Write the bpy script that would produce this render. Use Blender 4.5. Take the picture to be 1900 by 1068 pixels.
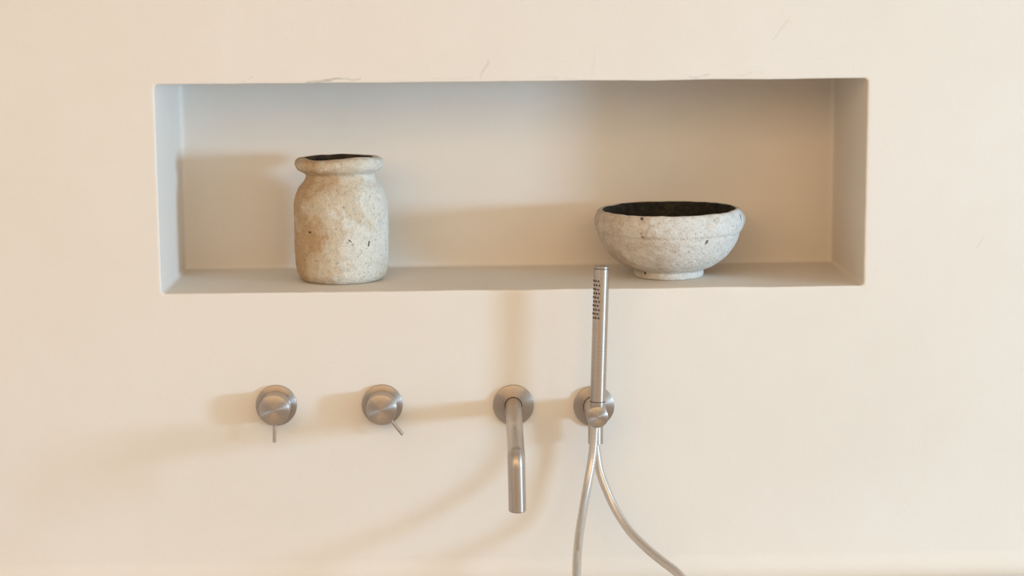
import bpy, bmesh, math, random
from mathutils import Vector, Matrix, noise
random.seed(4)
S = bpy.context.scene
COL = S.collection
PI = math.pi
for o in list(bpy.data.objects): bpy.data.objects.remove(o)

# ------------------------------------------------------------------ camera
cam = bpy.data.objects.new('camera', bpy.data.cameras.new('camera'))
COL.objects.link(cam)
yaw, pitch, roll = 0.0252360, 0.1550009, -0.0080223
fw = Vector((math.sin(yaw)*math.cos(pitch), math.cos(yaw)*math.cos(pitch), -math.sin(pitch)))
rt = Vector((math.cos(yaw), -math.sin(yaw), 0)); up = rt.cross(fw)
r2 = math.cos(roll)*rt + math.sin(roll)*up
u2 = -math.sin(roll)*rt + math.cos(roll)*up
M = Matrix((r2, u2, -fw)).transposed().to_4x4()
M.translation = Vector((0.514, -3.265, 0.5136))
cam.matrix_world = M
cam.data.sensor_width = 36; cam.data.lens = 3590.3/1900*36
cam.data.clip_start = 0.05
S.camera = cam

# ------------------------------------------------------------------ light
W = bpy.data.worlds.new('world'); S.world = W; W.use_nodes = True
W.node_tree.nodes['Background'].inputs[0].default_value = (0.75, 0.87, 1.0, 1)
W.node_tree.nodes['Background'].inputs[1].default_value = 0.6

def area(name, loc, target, sx, sy, power, color):
    l = bpy.data.lights.new(name, 'AREA'); l.shape = 'RECTANGLE'
    l.size = sx; l.size_y = sy; l.energy = power; l.color = color
    o = bpy.data.objects.new(name, l); COL.objects.link(o)
    o.location = loc
    o.rotation_euler = (Vector(target)-Vector(loc)).to_track_quat('-Z', 'Y').to_euler()
    return o
KEY = area('window_daylight', (6.95, -3.40, 0.36), (0.0, -3.40, 0.36), 1.0, 0.66, 355, (0.41, 0.685, 1.0))
FILL = area('warm_fill', (0.1, -2.8, 1.5), (0.3, -1.4, -0.3), 4.4, 2.3, 83, (1.0, 0.665, 0.335))  # added warm fill from above, no real lamp there

S.view_settings.view_transform = 'Standard'
S.view_settings.look = 'None'
S.view_settings.gamma = 1
S.view_settings.use_curve_mapping = False
S.view_settings.exposure = 0.06

# ------------------------------------------------------------------ helpers
def new_mat(name):
    m = bpy.data.materials.new(name); m.use_nodes = True
    nt = m.node_tree
    return m, nt, nt.nodes['Principled BSDF']
def N(nt, t, **kw):
    n = nt.nodes.new(t)
    for k, v in kw.items(): setattr(n, k, v)
    return n
def L(nt, a, b): nt.links.new(a, b)
def noise_n(nt, vec, scale, detail=4, rough=0.55, dist=0):
    n = N(nt, 'ShaderNodeTexNoise')
    n.inputs['Scale'].default_value = scale; n.inputs['Detail'].default_value = detail
    n.inputs['Roughness'].default_value = rough; n.inputs['Distortion'].default_value = dist
    L(nt, vec, n.inputs['Vector']); return n.outputs['Fac']
def ramp(nt, fac, stops):
    n = N(nt, 'ShaderNodeValToRGB'); e = n.color_ramp.elements
    while len(e) < len(stops): e.new(0.5)
    for i, (p, c) in enumerate(stops):
        e[i].position = p; e[i].color = (*c, 1) if len(c) == 3 else c
    L(nt, fac, n.inputs['Fac']); return n.outputs['Color']
def mix(nt, fac, a, b):
    n = N(nt, 'ShaderNodeMix', data_type='RGBA')
    for s, v in ((n.inputs['Factor'], fac), (n.inputs[6], a), (n.inputs[7], b)):
        if isinstance(v, (int, float)): s.default_value = v
        elif isinstance(v, tuple): s.default_value = (*v, 1)
        else: L(nt, v, s)
    return n.outputs[2]
def math_n(nt, op, a, b=None, clamp=False):
    n = N(nt, 'ShaderNodeMath', operation=op); n.use_clamp = clamp
    for i, v in enumerate((a, b)):
        if v is None: continue
        if isinstance(v, (int, float)): n.inputs[i].default_value = v
        else: L(nt, v, n.inputs[i])
    return n.outputs[0]
def bump(nt, bsdf, h, strength, distance):
    b = N(nt, 'ShaderNodeBump'); b.inputs['Strength'].default_value = strength
    b.inputs['Distance'].default_value = distance
    L(nt, h, b.inputs['Height']); L(nt, b.outputs[0], bsdf.inputs['Normal'])
def wobble(nt, vec, scale, amt):
    n = N(nt, 'ShaderNodeTexNoise'); n.inputs['Scale'].default_value = scale; n.inputs['Detail'].default_value = 3
    L(nt, vec, n.inputs['Vector'])
    s = N(nt, 'ShaderNodeVectorMath', operation='SUBTRACT'); L(nt, n.outputs['Color'], s.inputs[0]); s.inputs[1].default_value = (.5, .5, .5)
    k = N(nt, 'ShaderNodeVectorMath', operation='SCALE'); L(nt, s.outputs[0], k.inputs[0]); k.inputs['Scale'].default_value = amt
    a = N(nt, 'ShaderNodeVectorMath', operation='ADD'); L(nt, vec, a.inputs[0]); L(nt, k.outputs[0], a.inputs[1])
    return a.outputs[0]
def seg_mask(nt, vec, p, q, rad):
    """1 on a thin stroke from p to q (object space), 0 away from it"""
    p = Vector(p); q = Vector(q); d = q-p; ln = d.length_squared
    s = N(nt, 'ShaderNodeVectorMath', operation='SUBTRACT'); L(nt, vec, s.inputs[0]); s.inputs[1].default_value = p
    dt = N(nt, 'ShaderNodeVectorMath', operation='DOT_PRODUCT'); L(nt, s.outputs[0], dt.inputs[0]); dt.inputs[1].default_value = d/ln
    t = math_n(nt, 'MULTIPLY', dt.outputs['Value'], 1.0, True)
    k = N(nt, 'ShaderNodeVectorMath', operation='SCALE'); k.inputs[0].default_value = d; L(nt, t, k.inputs['Scale'])
    e = N(nt, 'ShaderNodeVectorMath', operation='DISTANCE'); L(nt, s.outputs[0], e.inputs[0]); L(nt, k.outputs[0], e.inputs[1])
    m = N(nt, 'ShaderNodeMapRange'); m.interpolation_type = 'SMOOTHSTEP'
    m.inputs['From Min'].default_value = rad; m.inputs['From Max'].default_value = rad*0.2
    L(nt, e.outputs['Value'], m.inputs['Value'])
    return m.outputs[0]

def link(name, me, mat, parent=None, smooth=True):
    if mat:
        for m in (mat if isinstance(mat, (list, tuple)) else [mat]): me.materials.append(m)
    if smooth: me.shade_smooth()
    o = bpy.data.objects.new(name, me); COL.objects.link(o)
    if parent: o.parent = parent
    return o
def from_bm(name, bm, mat, parent=None, smooth=True, recalc=True):
    if recalc: bmesh.ops.recalc_face_normals(bm, faces=bm.faces)
    me = bpy.data.meshes.new(name); bm.to_mesh(me); bm.free()
    return link(name, me, mat, parent, smooth)
def thing(name, label, cat, loc, group=None):
    o = bpy.data.objects.new(name, None); COL.objects.link(o); o.location = loc
    o.empty_display_size = 0.02
    o['label'] = label; o['category'] = cat
    if group: o['group'] = group
    return o
def struct(o): o['kind'] = 'structure'; return o

def bridge(bm, loops, closed=True):
    for a, b in zip(loops, loops[1:]):
        n = len(a)
        for i in range(n if closed else n-1):
            j = (i+1) % n
            bm.faces.new((a[i], a[j], b[j], b[i]))
def lathe(bm, prof, axis='Y', n=64, cap0=True, cap1=True, org=(0, 0, 0)):
    """revolve [(r, t)] around axis; t runs along it"""
    org = Vector(org); loops = []
    for r, t in prof:
        lp = []
        for i in range(n):
            a = 2*PI*i/n; c, s = r*math.cos(a), r*math.sin(a)
            v = (c, t, s) if axis == 'Y' else ((c, s, t) if axis == 'Z' else (t, c, s))
            lp.append(bm.verts.new(org+Vector(v)))
        loops.append(lp)
    bridge(bm, loops)
    if cap0: bm.faces.new(loops[0])
    if cap1: bm.faces.new(loops[-1])
def tube(bm, pts, rad, n=20, caps=True):
    pts = [Vector(p) for p in pts]
    rads = rad if isinstance(rad, list) else [rad]*len(pts)
    t0 = (pts[1]-pts[0]).normalized(); nrm = t0.orthogonal().normalized(); loops = []
    for i, p in enumerate(pts):
        t = (pts[min(i+1, len(pts)-1)]-pts[max(i-1, 0)]).normalized()
        nrm = (nrm-nrm.dot(t)*t).normalized(); b = t.cross(nrm)
        loops.append([bm.verts.new(p+rads[i]*(math.cos(2*PI*k/n)*nrm+math.sin(2*PI*k/n)*b)) for k in range(n)])
    bridge(bm, loops)
    if caps: bm.faces.new(loops[0]); bm.faces.new(loops[-1])
def catmull(ps, n=10):
    ps = [Vector(p) for p in ps]; ps = [2*ps[0]-ps[1]]+ps+[2*ps[-1]-ps[-2]]; out = []
    for i in range(1, len(ps)-2):
        a, b, c, d = ps[i-1:i+3]
        for k in range(n):
            t = k/n
            out.append(0.5*((2*b)+(c-a)*t+(2*a-5*b+4*c-d)*t*t+(3*b-a-3*c+d)*t**3))
    out.append(ps[-2]); return out
def box(bm, lo, hi):
    v = [bm.verts.new((x, y, z)) for x in (lo[0], hi[0]) for y in (lo[1], hi[1]) for z in (lo[2], hi[2])]
    for f in ((0, 1, 3, 2), (4, 6, 7, 5), (0, 4, 5, 1), (2, 3, 7, 6), (0, 2, 6, 4), (1, 5, 7, 3)):
        bm.faces.new([v[i] for i in f])

# ------------------------------------------------------------------ materials
def plaster(name, base, dark, light, marks=True):
    m, nt, b = new_mat(name)
    tc = N(nt, 'ShaderNodeTexCoord'); v = tc.outputs['Object']
    big = noise_n(nt, v, 1.7, 4, 0.55, 0.4)
    fine = noise_n(nt, v, 11, 5, 0.6, 0.6)
    c = ramp(nt, big, [(0.33, dark), (0.52, base), (0.70, light)])
    c2 = ramp(nt, fine, [(0.35, dark), (0.60, light)])
    col = mix(nt, 0.18, c, c2)
    grain = noise_n(nt, v, 380, 2, 0.7)
    trowel = noise_n(nt, v, 24, 4, 0.55, 1.0)
    h = math_n(nt, 'ADD', math_n(nt, 'MULTIPLY', big, 1.0), math_n(nt, 'MULTIPLY', trowel, 0.13))
    h = math_n(nt, 'ADD', h, math_n(nt, 'MULTIPLY', grain, 0.008))
    if marks:
        w = wobble(nt, v, 45, 0.014)
        ms = []
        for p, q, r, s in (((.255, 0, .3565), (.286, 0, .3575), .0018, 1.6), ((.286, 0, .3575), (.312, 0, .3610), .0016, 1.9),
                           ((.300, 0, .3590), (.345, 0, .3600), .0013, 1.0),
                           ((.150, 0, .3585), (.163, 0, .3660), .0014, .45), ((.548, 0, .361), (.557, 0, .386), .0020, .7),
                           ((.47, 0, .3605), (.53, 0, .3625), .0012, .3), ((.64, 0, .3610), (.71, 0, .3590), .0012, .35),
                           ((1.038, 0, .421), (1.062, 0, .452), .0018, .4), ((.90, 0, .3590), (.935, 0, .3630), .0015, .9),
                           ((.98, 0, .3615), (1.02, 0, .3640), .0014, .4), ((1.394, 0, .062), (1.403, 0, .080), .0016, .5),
                           ((.225, 0, .43), (.24, 0, .46), .0015, .2),
                           ((.735, 0, .365), (.738, 0, .41), .0016, .25), ((.06, 0, .133), (.063, 0, .136), .002, .4),
                           ((.28, 0, -.122), (.30, 0, -.125), .0015, .2)):
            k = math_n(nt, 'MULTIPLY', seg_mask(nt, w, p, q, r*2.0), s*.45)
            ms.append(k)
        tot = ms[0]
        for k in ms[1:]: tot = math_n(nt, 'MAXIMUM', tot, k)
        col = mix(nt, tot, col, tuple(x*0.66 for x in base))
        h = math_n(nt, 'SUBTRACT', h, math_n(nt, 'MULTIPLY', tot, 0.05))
    L(nt, col, b.inputs['Base Color']); b.inputs['Roughness'].default_value = 0.82
    b.inputs['Specular IOR Level'].default_value = 0.25
    bump(nt, b, h, 0.35, 0.012)
    return m
M_wall = plaster('cream_plaster', (.828, .75, .66), (.812, .728, .632), (.844, .772, .69))
M_room = plaster('room_plaster', (.80, .71, .60), (.77, .68, .57), (.83, .75, .65), False)

def metal(name, axis, col=(.60, .54, .49), rough=.30, aniso=.75, streak=(900, 900, 6)):
    m, nt, b = new_mat(name)
    tc = N(nt, 'ShaderNodeTexCoord'); v = tc.outputs['Object']
    mp = N(nt, 'ShaderNodeMapping'); mp.inputs['Scale'].default_value = streak; L(nt, v, mp.inputs['Vector'])
    f = noise_n(nt, mp.outputs[0], 1.0, 3, .6)
    L(nt, ramp(nt, f, [(.3, tuple(x*.90 for x in col)), (.7, tuple(min(1, x*1.08) for x in col))]), b.inputs['Base Color'])
    b.inputs['Metallic'].default_value = 1
    r = N(nt, 'ShaderNodeMapRange'); r.inputs['To Min'].default_value = rough*.8; r.inputs['To Max'].default_value = rough*1.25
    L(nt, f, r.inputs['Value']); L(nt, r.outputs[0], b.inputs['Roughness'])
    b.inputs['Anisotropic'].default_value = aniso; b.inputs['Anisotropic Rotation'].default_value = .25
    t = N(nt, 'ShaderNodeTangent', direction_type='RADIAL', axis=axis); L(nt, t.outputs[0], b.inputs['Tangent'])
    return m
STEEL = (.50, .44, .395)
M_face = metal('brushed_steel_turned', 'Y', STEEL, .34, .90, (500, 60, 500))
M_side = metal('brushed_steel_ring', 'Y', STEEL, .27, .5, (20, 900, 20))
M_vert = metal('brushed_steel_upright', 'Z', STEEL, .30, .85, (20, 20, 900))
M_dark, _nt, _b = new_mat('dark_rubber_and_shade')  # rubber of the nozzles, also used for the painted shade rings
_f = noise_n(_nt, N(_nt, 'ShaderNodeTexCoord').outputs['Object'], 400)
L(_nt, ramp(_nt, _f, [(.3, (.05, .035, .03)), (.7, (.09, .065, .05))]), _b.inputs['Base Color']); _b.inputs['Roughness'].default_value = .6
M_hose, _nt, _b = new_mat('silver_hose')
_f = noise_n(_nt, N(_nt, 'ShaderNodeTexCoord').outputs['Object'], 300)
L(_nt, ramp(_nt, _f, [(.3, (.58, .53, .485)), (.7, (.66, .61, .565))]), _b.inputs['Base Color'])
_b.inputs['Metallic'].default_value = .8; _b.inputs['Roughness'].default_value = .30
_b.inputs['Anisotropic'].default_value = .85; _b.inputs['Anisotropic Rotation'].default_value = .25
_t = N(_nt, 'ShaderNodeTangent', direction_type='RADIAL', axis='Z'); L(_nt, _t.outputs[0], _b.inputs['Tangent'])
_b.inputs['Coat Weight'].default_value = .6; _b.inputs['Coat Roughness'].default_value = .2

# ------------------------------------------------------------------ room
X0, X1, Y1, Z0, Z1 = -1.8, 7.0, -4.6, -1.12, 1.62
NW, NH, ND = 1.2, .3539, .29            # the niche

def rr_loop(x0, x1, z0, z1, rad, nx=90, nz=30, nc=6):
    """points of a rounded rectangle, same count whatever the size"""
    pts = []
    def line(a, b, n):
        for i in range(n): pts.append((a[0]+(b[0]-a[0])*i/n, a[1]+(b[1]-a[1])*i/n))
    def arc(cx, cz, a0):
        for i in range(nc):
            a = a0+PI/2*i/nc; pts.append((cx+rad*math.cos(a), cz+rad*math.sin(a)))
    line((x0+rad, z0), (x1-rad, z0), nx); arc(x1-rad, z0+rad, -PI/2)
    line((x1, z0+rad), (x1, z1-rad), nz); arc(x1-rad, z1-rad, 0)
    line((x1-rad, z1), (x0+rad, z1), nx); arc(x0+rad, z1-rad, PI/2)
    line((x0, z1-rad), (x0, z0+rad), nz); arc(x0+rad, z0+rad, PI)
    return pts
def wob(p, amp):
    x, z = p
    a = noise.noise(Vector((x*9, 0, z*9)))*amp + noise.noise(Vector((x*40, 5, z*40)))*amp*.5
    b = noise.noise(Vector((x*9, 7, z*9)))*amp + noise.noise(Vector((x*40, 9, z*40)))*amp*.5
    return (x+a, z+b)
bm = bmesh.new(); loops = []
def nloop(off, y, rad, amp=0.0):
    pts = [wob(p, amp) for p in rr_loop(-off, NW+off, -off, NH+off, rad)]
    loops.append([bm.verts.new((x, y, z)) for x, z in pts])
# far frame of the wall, then a supporting ring and the rounded lip
pts = rr_loop(X0, X1, Z0, Z1, 0.001)
loops.append([bm.verts.new((x, 0, z)) for x, z in pts])
nloop(.05, 0, .05); nloop(.009, 0, .014, .0008); nloop(.0055, 0, .011, .0011)
lip = .0032
for k in range(1, 6):
    a = PI/2*k/5
    nloop(lip*(1-math.sin(a)), lip*(1-math.cos(a)), .007, .0011)
nloop(0, .008, .007, .0010); nloop(0, .02, .007, .0005); nloop(0, .15, .007, .0003); nloop(0, ND-.014, .007, .0003)
for k in range(1, 6):
    a = PI/2*k/5
    nloop(-.009*(1-math.cos(a)), ND-.009+.009*math.sin(a), .007, .0002)
nloop(-.013, ND, .007, 0); nloop(-.04, ND, .007, 0)
bridge(bm, loops); bm.faces.new(loops[-1])
struct(from_bm('wall_back', bm, M_wall))

def slab(name, lo, hi, mat):
    bm = bmesh.new(); box(bm, lo, hi); return struct(from_bm(name, bm, mat, smooth=False))
M_floor, nt, b = new_mat('warm_floor')
v = N(nt, 'ShaderNodeTexCoord').outputs['Object']
L(nt, ramp(nt, noise_n(nt, v, 3, 6, .6, .5), [(.3, (.40, .27, .17)), (.7, (.55, .39, .26))]), b.inputs['Base Color'])
b.inputs['Roughness'].default_value = .5
T = .1
slab('floor', (X0-T, Y1-T, Z0-T), (X1+T, .0, Z0), M_floor)
slab('ceiling', (X0-T, Y1-T, Z1), (X1+T, .0, Z1+T), M_room)
slab('wall_left', (X0-T, Y1, Z0), (X0, 0, Z1), M_room)
slab('wall_front', (X0, Y1-T, Z0), (X1, Y1, Z1), M_room)
wy0, wy1, wz0, wz1 = -3.95, -2.85, .07, .77
bm = bmesh.new()
box(bm, (X1, Y1, Z0), (X1+T, 0, wz0)); box(bm, (X1, Y1, wz1), (X1+T, 0, Z1))
box(bm, (X1, Y1, wz0), (X1+T, wy0, wz1)); box(bm, (X1, wy1, wz0), (X1+T, 0, wz1))
struct(from_bm('wall_right', bm, M_room, smooth=False))
M_white, nt, b = new_mat('window_paint'); b.inputs['Base Color'].default_value = (.8, .79, .76, 1)
M_glass, nt, b = new_mat('window_glass'); b.inputs['Transmission Weight'].default_value = 1; b.inputs['Roughness'].default_value = .02
bm = bmesh.new(); e = .04
box(bm, (X1+.03, wy0, wz0), (X1+.08, wy1, wz0+e)); box(bm, (X1+.03, wy0, wz1-e), (X1+.08, wy1, wz1))
box(bm, (X1+.03, wy0, wz0+e), (X1+.08, wy0+e, wz1-e)); box(bm, (X1+.03, wy1-e, wz0+e), (X1+.08, wy1, wz1-e))
win = struct(from_bm('window_1', bm, M_white, smooth=False))
bm = bmesh.new(); box(bm, (X1+.05, wy0+e, wz0+e), (X1+.056, wy1-e, wz1-e)); from_bm('pane', bm, M_glass, win, smooth=False)

# plaster cove where the wall meets the bath
LZ = -.505
bm = bmesh.new(); rows = []
for k in range(13):
    a = PI/2*k/12
    y, z = -.034*(1-math.cos(a)), LZ-.002+.036*(1-math.sin(a))
    rows.append([bm.verts.new((X0+(2.6-X0)*i/40, y-.0002, z)) for i in range(41)])
rows.append([bm.verts.new((X0+(2.6-X0)*i/40, -.034, LZ-.03)) for i in range(41)])
rows.append([bm.verts.new((X0+(2.6-X0)*i/40, .004, LZ-.03)) for i in range(41)])
rows.append([bm.verts.new((X0+(2.6-X0)*i/40, .004, LZ+.034)) for i in range(41)])
bridge(bm, rows, False)
o = struct(from_bm('trim_1', bm, M_wall)); o.modifiers.new('split', 'EDGE_SPLIT').split_angle = math.radians(40)

# bath: pale rim round a basin
M_bath, nt, b = new_mat('pale_bath_stone')
v = N(nt, 'ShaderNodeTexCoord').outputs['Object']
L(nt, ramp(nt, noise_n(nt, v, 6, 5, .6), [(.3, (.84, .79, .74)), (.7, (.88, .84, .80))]), b.inputs['Base Color'])
b.inputs['Roughness'].default_value = .55
bm = bmesh.new(); loops = []
def bl(x0, x1, y0, y1, z, rad):
    loops.append([bm.verts.new((x, y, z)) for x, y in rr_loop(x0, x1, y0, y1, rad, 12, 6, 8)])
YB = -.0285
bl(X0+.001, 2.6, -1.05, -.036, Z0, .004); bl(X0+.001, 2.6, -1.05, -.036, LZ-.03, .004); bl(X0+.001, 2.6, -1.05, -.0345, LZ-.006, .004)
bl(X0+.004, 2.597, -1.047, -.0355, LZ-.001, .004); bl(X0+.007, 2.594, -1.044, -.0385, LZ, .004)
bl(-.56, 1.76, -.90, -.17, LZ, .08); bl(-.55, 1.75, -.89, -.18, LZ, .08)
bl(-.543, 1.743, -.883, -.187, LZ-.003, .08); bl(-.54, 1.74, -.88, -.19, LZ-.01, .08)
bl(-.48, 1.68, -.84, -.23, -.90, .10); bl(-.45, 1.65, -.81, -.26, -.93, .10); bl(-.40, 1.60, -.76, -.31, -.94, .10)
bridge(bm, loops); bm.faces.new(loops[-1])
o = from_bm('bathtub', bm, M_bath)
o['label'] = 'pale flat bath rim just showing along the bottom right edge, under the fittings'; o['category'] = 'bathtub'

# ------------------------------------------------------------------ pottery
def pottery_mat(name, kind):
    m, nt, b = new_mat(name)
    v = N(nt, 'ShaderNodeTexCoord').outputs['Object']
    big = noise_n(nt, v, 14, 5, .6, .6); mid = noise_n(nt, v, 55, 6, .75, .3); fine = noise_n(nt, v, 230, 4, .75, 0)
    if kind == 'jar':
        white, cream, tan, grey = (.89, .835, .72), (.79, .66, .49), (.64, .42, .23), (.44, .36, .265)
    else:
        white, cream, tan, grey = (.89, .84, .76), (.80, .70, .58), (.64, .51, .39), (.45, .37, .29)
    # clay showing through on one side, whitewash on the other: part stain, part side light painted in
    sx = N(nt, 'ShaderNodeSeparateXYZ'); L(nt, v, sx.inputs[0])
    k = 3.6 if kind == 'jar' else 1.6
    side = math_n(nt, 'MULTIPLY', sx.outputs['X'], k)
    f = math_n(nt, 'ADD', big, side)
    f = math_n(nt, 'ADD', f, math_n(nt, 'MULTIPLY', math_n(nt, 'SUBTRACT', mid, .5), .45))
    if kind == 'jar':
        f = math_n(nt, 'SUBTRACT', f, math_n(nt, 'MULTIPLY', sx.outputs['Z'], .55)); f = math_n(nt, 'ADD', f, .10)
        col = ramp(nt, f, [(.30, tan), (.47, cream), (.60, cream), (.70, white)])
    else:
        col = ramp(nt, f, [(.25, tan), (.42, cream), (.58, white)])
    g = ramp(nt, noise_n(nt, v, 120, 6, .8, .2), [(.50, (0, 0, 0)), (.68, (1, 1, 1))])
    col = mix(nt, math_n(nt, 'MULTIPLY', g, .50), col, grey)
    w = ramp(nt, noise_n(nt, wobble(nt, v, 9, .3), 60, 6, .7, .5), [(.55, (0, 0, 0)), (.66, (1, 1, 1))])
    col = mix(nt, math_n(nt, 'MULTIPLY', w, .40), col, white)
    pits = ramp(nt, fine, [(.30, (1, 1, 1)), (.38, (0, 0, 0))])
    col = mix(nt, math_n(nt, 'MULTIPLY', pits, .6), col, (.30, .22, .15))
    wv = wobble(nt, v, 120, .004)
    marks = (((-.058, -.116, .0835), (-.054, -.118, .0795), .0036), ((-.056, -.113, .113), (-.061, -.113, .120), .003),
             ((.054, -.113, .076), (.050, -.115, .068), .0030), ((-.062, -.114, .105), (-.060, -.116, .090), .0012),
             ((.121, -.045, .112), (.121, -.045, .103), .0026), ((-.046, -.041, .0125), (-.046, -.041, .0115), .003)) if kind == 'bowl' else \
            (((-.020, -.078, .0035), (.000, -.080, .006), .0035), ((.047, -.066, .018), (.048, -.066, .008), .0018),
             ((.052, -.064, .075), (.050, -.065, .068), .0018), ((-.052, -.064, .093), (-.049, -.066, .0925), .0016),
             ((-.010, -.082, .100), (-.004, -.082, .100), .0020), ((.018, -.08, .080), (.020, -.08, .077), .002))
    dk = None
    for p, q, r in marks:
        s = seg_mask(nt, wv, p, q, r)
        dk = s if dk is None else math_n(nt, 'MAXIMUM', dk, s)
    col = mix(nt, math_n(nt, 'MULTIPLY', dk, .9), col, (.10, .06, .04))
    L(nt, col, b.inputs['Base Color']); b.inputs['Roughness'].default_value = .9
    b.inputs['Specular IOR Level'].default_value = .2
    h = math_n(nt, 'ADD', math_n(nt, 'MULTIPLY', mid, .5), math_n(nt, 'MULTIPLY', fine, .35))
    h = math_n(nt, 'SUBTRACT', h, math_n(nt, 'MULTIPLY', dk, .8))
    h = math_n(nt, 'SUBTRACT', h, math_n(nt, 'MULTIPLY', pits, .12))
    bump(nt, b, h, 1.0, .009)
    return m
def inside_mat(name, a, c):
    m, nt, b = new_mat(name)
    v = N(nt, 'ShaderNodeTexCoord').outputs['Object']
    L(nt, ramp(nt, noise_n(nt, v, 60, 6, .75), [(.42, a), (.68, c)]), b.inputs['Base Color'])
    b.inputs['Roughness'].default_value = .85; bump(nt, b, noise_n(nt, v, 130, 4), .6, .003); return m
M_jar = pottery_mat('whitewashed_jar_clay', 'jar'); M_bowl = pottery_mat('whitewashed_bowl_clay', 'bowl')
M_in = inside_mat('dark_bowl_inside', (.004, .003, .002), (.045, .032, .012))
M_inj = inside_mat('dark_jar_inside', (.015, .010, .006), (.07, .05, .025))

def resample(prof, step):
    """smooth profile through the given points"""
    ps = catmull([(r, z, 0) for r, z in prof], 12); out = [ps[0]]; acc = 0
    for a, b_ in zip(ps, ps[1:]):
        acc += (b_-a).length
        if acc >= step: out.append(b_); acc = 0
    if (out[-1]-ps[-1]).length > 1e-5: out.append(ps[-1])
    return [(p.x, p.y) for p in out]
def pot(name, outer, inner, mats, loc, label, warp, n=200):
    t = thing(name, label, name, loc)
    def shell(prof, mat, pn, cap_first=True, cap_last=False):
        bm = bmesh.new(); loops = []
        for r, z in resample(prof, .0016):
            lp = []
            for i in range(n):
                a = 2*PI*i/n
                lp.append(bm.verts.new(warp(r, z, a)))
            loops.append(lp)
        bridge(bm, loops)
        if cap_first: bm.faces.new(loops[0])
        if cap_last: bm.faces.new(loops[-1])
        return from_bm(pn, bm, mat, t)
    shell(outer, mats[0], 'body'); shell(inner, mats[1], 'interior', False, True)
    return t
def ns(v, s, o=0): return noise.noise(Vector((v.x*s+o, v.y*s, v.z*s)))
def jar_warp(r, z, a):
    v = Vector((r*math.cos(a), r*math.sin(a), z))
    k = 1+.008*ns(v, 14)+.013*ns(v, 35, 3)+.011*ns(v, 95, 8)+.006*ns(v, 200, 8)
    if z > .185:                                            # the lip is thick, lopsided and pinched
        q = min(1, (z-.185)/.025)
        k += q*.020*math.cos(a-PI)+q*.012*ns(v, 22, 11)
        z += q*(.0016*math.exp(-((a-4.71)/1.1)**2)+.0030*math.exp(-((a-5.35)/.45)**2)-.0018*math.exp(-((a-4.1)/.45)**2)+.0005*ns(v, 30, 4))
        if r > .07: k += q*.02*ns(v, 40, 6)
    if z < .012: k -= .03*max(0, ns(v, 30, 20)); 
    zz = z if z < .0005 else z+.0010*ns(v, 40, 9)*min(1, z/.02)
    return (r*k*math.cos(a), r*k*math.sin(a), max(0, zz))
jar_out = [(.060, .0), (.0665, .0006), (.0735, .005), (.0790, .014), (.0815, .030), (.0828, .060), (.0830, .100), (.0828, .130), (.0805, .148), (.0745, .163),
           (.0655, .174), (.0610, .182), (.0612, .189), (.0680, .1935), (.0752, .1985), (.0782, .2060), (.0760, .2130), (.0690, .2170), (.0600, .2172)]
jar_in = [(.0602, .2171), (.0560, .2145), (.0530, .206), (.0520, .190), (.060, .170), (.0725, .150), (.0745, .100), (.073, .030), (.060, .012), (.02, .010)]
jar = pot('jar', jar_out, jar_in, (M_jar, M_inj), (.2985, .145, 0),
          'tall weathered cream clay jar with a thick lopsided lip, standing left in the wall niche', jar_warp)
def bowl_warp(r, z, a):
    v = Vector((r*math.cos(a), r*math.sin(a), z))
    k = 1+.006*ns(v, 12, 2)+.009*ns(v, 38, 5)+.008*ns(v, 100, 8)+.005*ns(v, 200, 8)
    q = max(0, min(1, (z-.06)/.04))
    if r > .105:
        d = math.atan2(math.sin(a+.10), math.cos(a+.10))     # knob-like bulge on the right of the rim
        k += .030*q*math.exp(-(d/.16)**2)*math.exp(-((z-.104)/.014)**2)
    zz = z + (.0007*ns(v, 20, 7)+.0008*ns(v, 60, 1))*(1 if z > .1 else min(1, z/.02) if z > .0005 else 0)
    if z > .1: zz += .0012*math.cos(a)
    return (r*k*math.cos(a), r*k*math.sin(a), max(0, zz))
bowl_out = [(.050, .0), (.0585, .0004), (.0615, .003), (.0622, .0085), (.0618, .0125), (.0665, .0150), (.0800, .0210), (.0925, .0285), (.1060, .0410), (.1165, .0565), (.1240, .0725),
            (.1255, .0790), (.1262, .0812), (.1293, .0850), (.1310, .0910), (.1318, .0970), (.1316, .1040), (.1290, .1120), (.1262, .1180), (.1225, .1208), (.1175, .1203)]
bowl_in = [(.1166, .1201), (.1145, .1165), (.1130, .1080), (.1090, .0800), (.0980, .0560), (.0800, .0360), (.0500, .0220), (.015, .0190)]
bowl = pot('bowl', bowl_out, bowl_in, (M_bowl, M_in), (.8795, .1405, 0),
           'wide rough whitewashed clay bowl with dark inside, on the right of the niche', bowl_warp)

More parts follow.
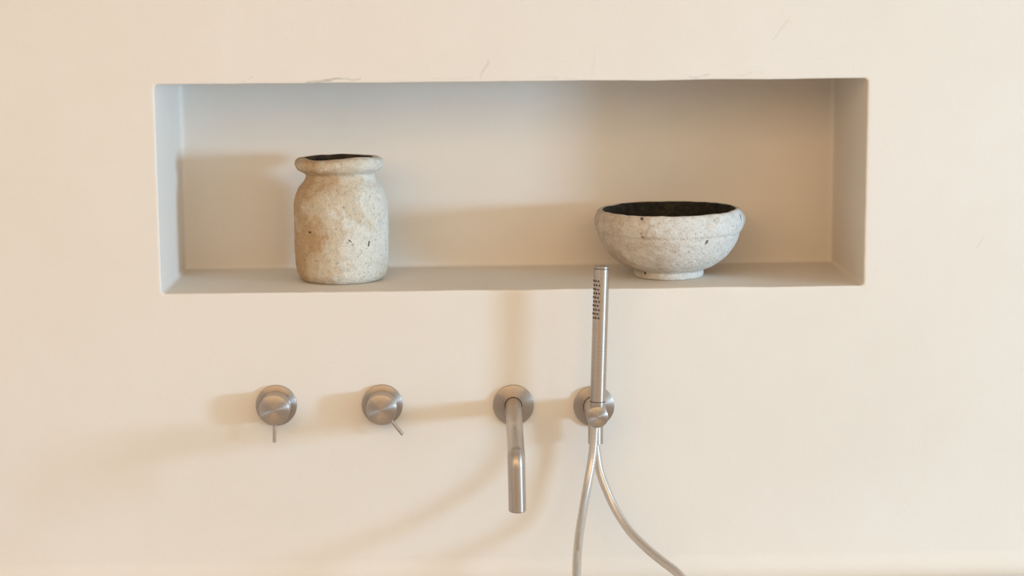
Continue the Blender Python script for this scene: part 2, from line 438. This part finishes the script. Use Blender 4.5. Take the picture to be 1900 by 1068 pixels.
# ------------------------------------------------------------------ fittings
def wall_plate(parent, r=.0351, t=.0075, hole=0):
    bm = bmesh.new()
    lathe(bm, [(r, 0), (r, -t+.0012), (r-.0004, -t+.0004), (r-.0014, -t), (r*.5, -t), (.004, -t)], n=96)
    return from_bm('wall_plate', bm, M_face, parent)
def bevel_edges(o, ang=35):
    md = o.modifiers.new('split', 'EDGE_SPLIT'); md.split_angle = math.radians(ang)
def mixer(loc, ang, label):
    t = thing('bath_mixer', label, 'tap', loc, None)
    bevel_edges(wall_plate(t))
    bm = bmesh.new(); lathe(bm, [(.0215, -.007), (.0215, -.013)], n=72); from_bm('collar', bm, M_side, t)
    bm = bmesh.new(); lathe(bm, [(.0255, -.0125), (.0260, -.0130), (.0260, -.0445), (.0257, -.0453), (.0248, -.0458), (.012, -.0458), (.002, -.0458)], n=96)
    bevel_edges(from_bm('knob', bm, M_face, t))
    d = Vector((math.sin(ang), 0, -math.cos(ang)))
    bm = bmesh.new()
    a, b_ = Vector((0, -.036, 0))+d*.024, Vector((0, -.036, 0))+d*.0575
    tube(bm, [a, b_-d*.0005, b_], [.0030, .0030, .0025], 24)
    bevel_edges(from_bm('lever', bm, M_vert, t))
    return t
mixer((.1900, 0, -.195), -.03, 'round brushed steel mixer knob on far left, thin lever pointing straight down')
mixer((.3715, 0, -.1965), .66, 'round brushed steel mixer knob with thin lever turned diagonally down right')

# bath spout: long horizontal tube, tight bend, drop
sp = thing('bath_spout', 'long bent brushed steel bath spout in the middle of the row of fittings', 'spout', (.597, 0, -.200))
bevel_edges(wall_plate(sp))
bm = bmesh.new(); lathe(bm, [(.0150, -.0074), (.0150, -.0082)], n=48); from_bm('shade_ring', bm, M_dark, sp)  # dark ring standing in for the shade between tube and plate
Rb = .0150; pe = -.341; path = [Vector((0, -.0078, 0))]
dz = -.0085; dx = -.0045
path += [Vector((dx*k/12, -.0078+(pe+Rb+.0078)*k/12, dz*k/12)) for k in range(1, 13)]
c = Vector((dx, pe+Rb, dz-Rb))
for k in range(1, 13):
    a = PI/2*k/12; path.append(c+Vector((0, -Rb*math.sin(a), Rb*math.cos(a))))
path += [Vector((dx+.0010*k/6, pe, dz-Rb-(.0855-Rb)*k/6)) for k in range(1, 7)]
bm = bmesh.new(); tube(bm, path, .0138, 48); bevel_edges(from_bm('spout_tube', bm, M_vert, sp), 50)
bm = bmesh.new(); e = path[-1]
lathe(bm, [(.0120, -.0012), (.0120, .001)], 'Z', 40, org=e); from_bm('aerator', bm, M_dark, sp)

# shower bracket: plate, holder cylinder, water outlet
br = thing('shower_bracket', 'round brushed steel wall bracket holding the hand shower, rightmost fitting', 'bracket', (.736, 0, -.2040))
bevel_edges(wall_plate(br))
bm = bmesh.new(); lathe(bm, [(.0190, -.0074), (.0190, -.0084)], n=48); from_bm('shade_ring', bm, M_dark, br)  # dark ring in place of the shade round the holder's foot
bm = bmesh.new(); lathe(bm, [(.0172, -.0080), (.0180, -.0085), (.0180, -.0860), (.0168, -.0862), (.0168, -.0870), (.0182, -.0872), (.0182, -.0905), (.0177, -.0912), (.0170, -.0916), (.008, -.0916), (.001, -.0916)], n=80)
bevel_edges(from_bm('holder', bm, M_face, br))
bm = bmesh.new(); lathe(bm, [(.0128, -.014), (.0128, -.0555), (.0122, -.0560), (.004, -.0560)], 'Z', 56, org=(0, -.045, 0))
bevel_edges(from_bm('water_outlet', bm, M_vert, br))
bm = bmesh.new(); lathe(bm, [(.0126, .004), (.0127, .0185), (.0131, .0215), (.0131, .0245)], 'Z', 56, org=(.0014, -.0775, 0))
bevel_edges(from_bm('socket', bm, M_vert, br), 60)

# hand shower
hs = thing('hand_shower', 'slim brushed steel stick hand shower standing upright in its wall bracket', 'shower head', (.7374, -.0775, -.1795))
hs.rotation_euler = (0, math.radians(1.75), 0)
HL = .2305
bm = bmesh.new(); lathe(bm, [(.0122, 0), (.0130, .0006), (.0130, HL-.0048)], 'Z', 64); bevel_edges(from_bm('tube', bm, M_vert, hs))
bm = bmesh.new(); lathe(bm, [(.01318, -.0002), (.01318, .0012)], 'Z', 48); from_bm('rubber_seal', bm, M_dark, hs)
bm = bmesh.new(); lathe(bm, [(.0126, HL-.0050), (.0126, HL-.0032)], 'Z', 48); from_bm('cap_ring', bm, M_dark, hs)
bm = bmesh.new(); lathe(bm, [(.0130, HL-.0034), (.0130, HL-.0008), (.0122, HL), (.002, HL)], 'Z', 64); bevel_edges(from_bm('end_cap', bm, M_vert, hs), 30)
bm = bmesh.new(); lathe(bm, [(.0018, 0), (.0017, .0008), (.0010, .0016)], 'Z', 12)
noz0 = None
for i in range(10):
    z = HL-.0245-.00690*i
    for j in range(3):
        a = math.radians(-158+j*23+(5 if i % 2 else -3))
        d = Vector((math.cos(a), math.sin(a), 0))
        if noz0 is None:
            nz = noz0 = from_bm('nozzle', bm, M_dark, hs)
        else:
            nz = noz0.copy(); COL.objects.link(nz); nz.parent = hs
        nz.location = d*.0127+Vector((0, 0, z)); nz.rotation_euler = d.to_track_quat('Z', 'Y').to_euler()

# hose: one loop from the hand shower down into the bath and back up to the outlet
ho = thing('shower_hose', 'silver flexible shower hose looping down from hand shower and spreading below it', 'hose', (.733, -.078, -.215))
hp = [(.7330, -.0775, -.212), (.7322, -.078, -.228), (.7298, -.080, -.2588), (.7258, -.085, -.2856), (.7184, -.100, -.319), (.7104, -.125, -.3494), (.7006, -.165, -.3843),
      (.6945, -.210, -.4076), (.6915, -.24, -.4330), (.690, -.275, -.490), (.700, -.31, -.60), (.715, -.34, -.76), (.735, -.37, -.88), (.775, -.41, -.928), (.84, -.43, -.931),
      (.90, -.41, -.925), (.935, -.37, -.85), (.935, -.32, -.70), (.920, -.28, -.56), (.895, -.25, -.485),
      (.8621, -.220, -.4419), (.8392, -.185, -.4294), (.8165, -.150, -.4175), (.7899, -.105, -.3984), (.7667, -.075, -.3659), (.7504, -.060, -.3299), (.7420, -.050, -.304),
      (.7377, -.045, -.2768), (.7359, -.045, -.2590), (.7359, -.045, -.250)]
O = Vector(ho.location)
bm = bmesh.new(); tube(bm, [p-O for p in catmull(hp, 10)], .0074, 24); from_bm('hose', bm, M_hose, ho)
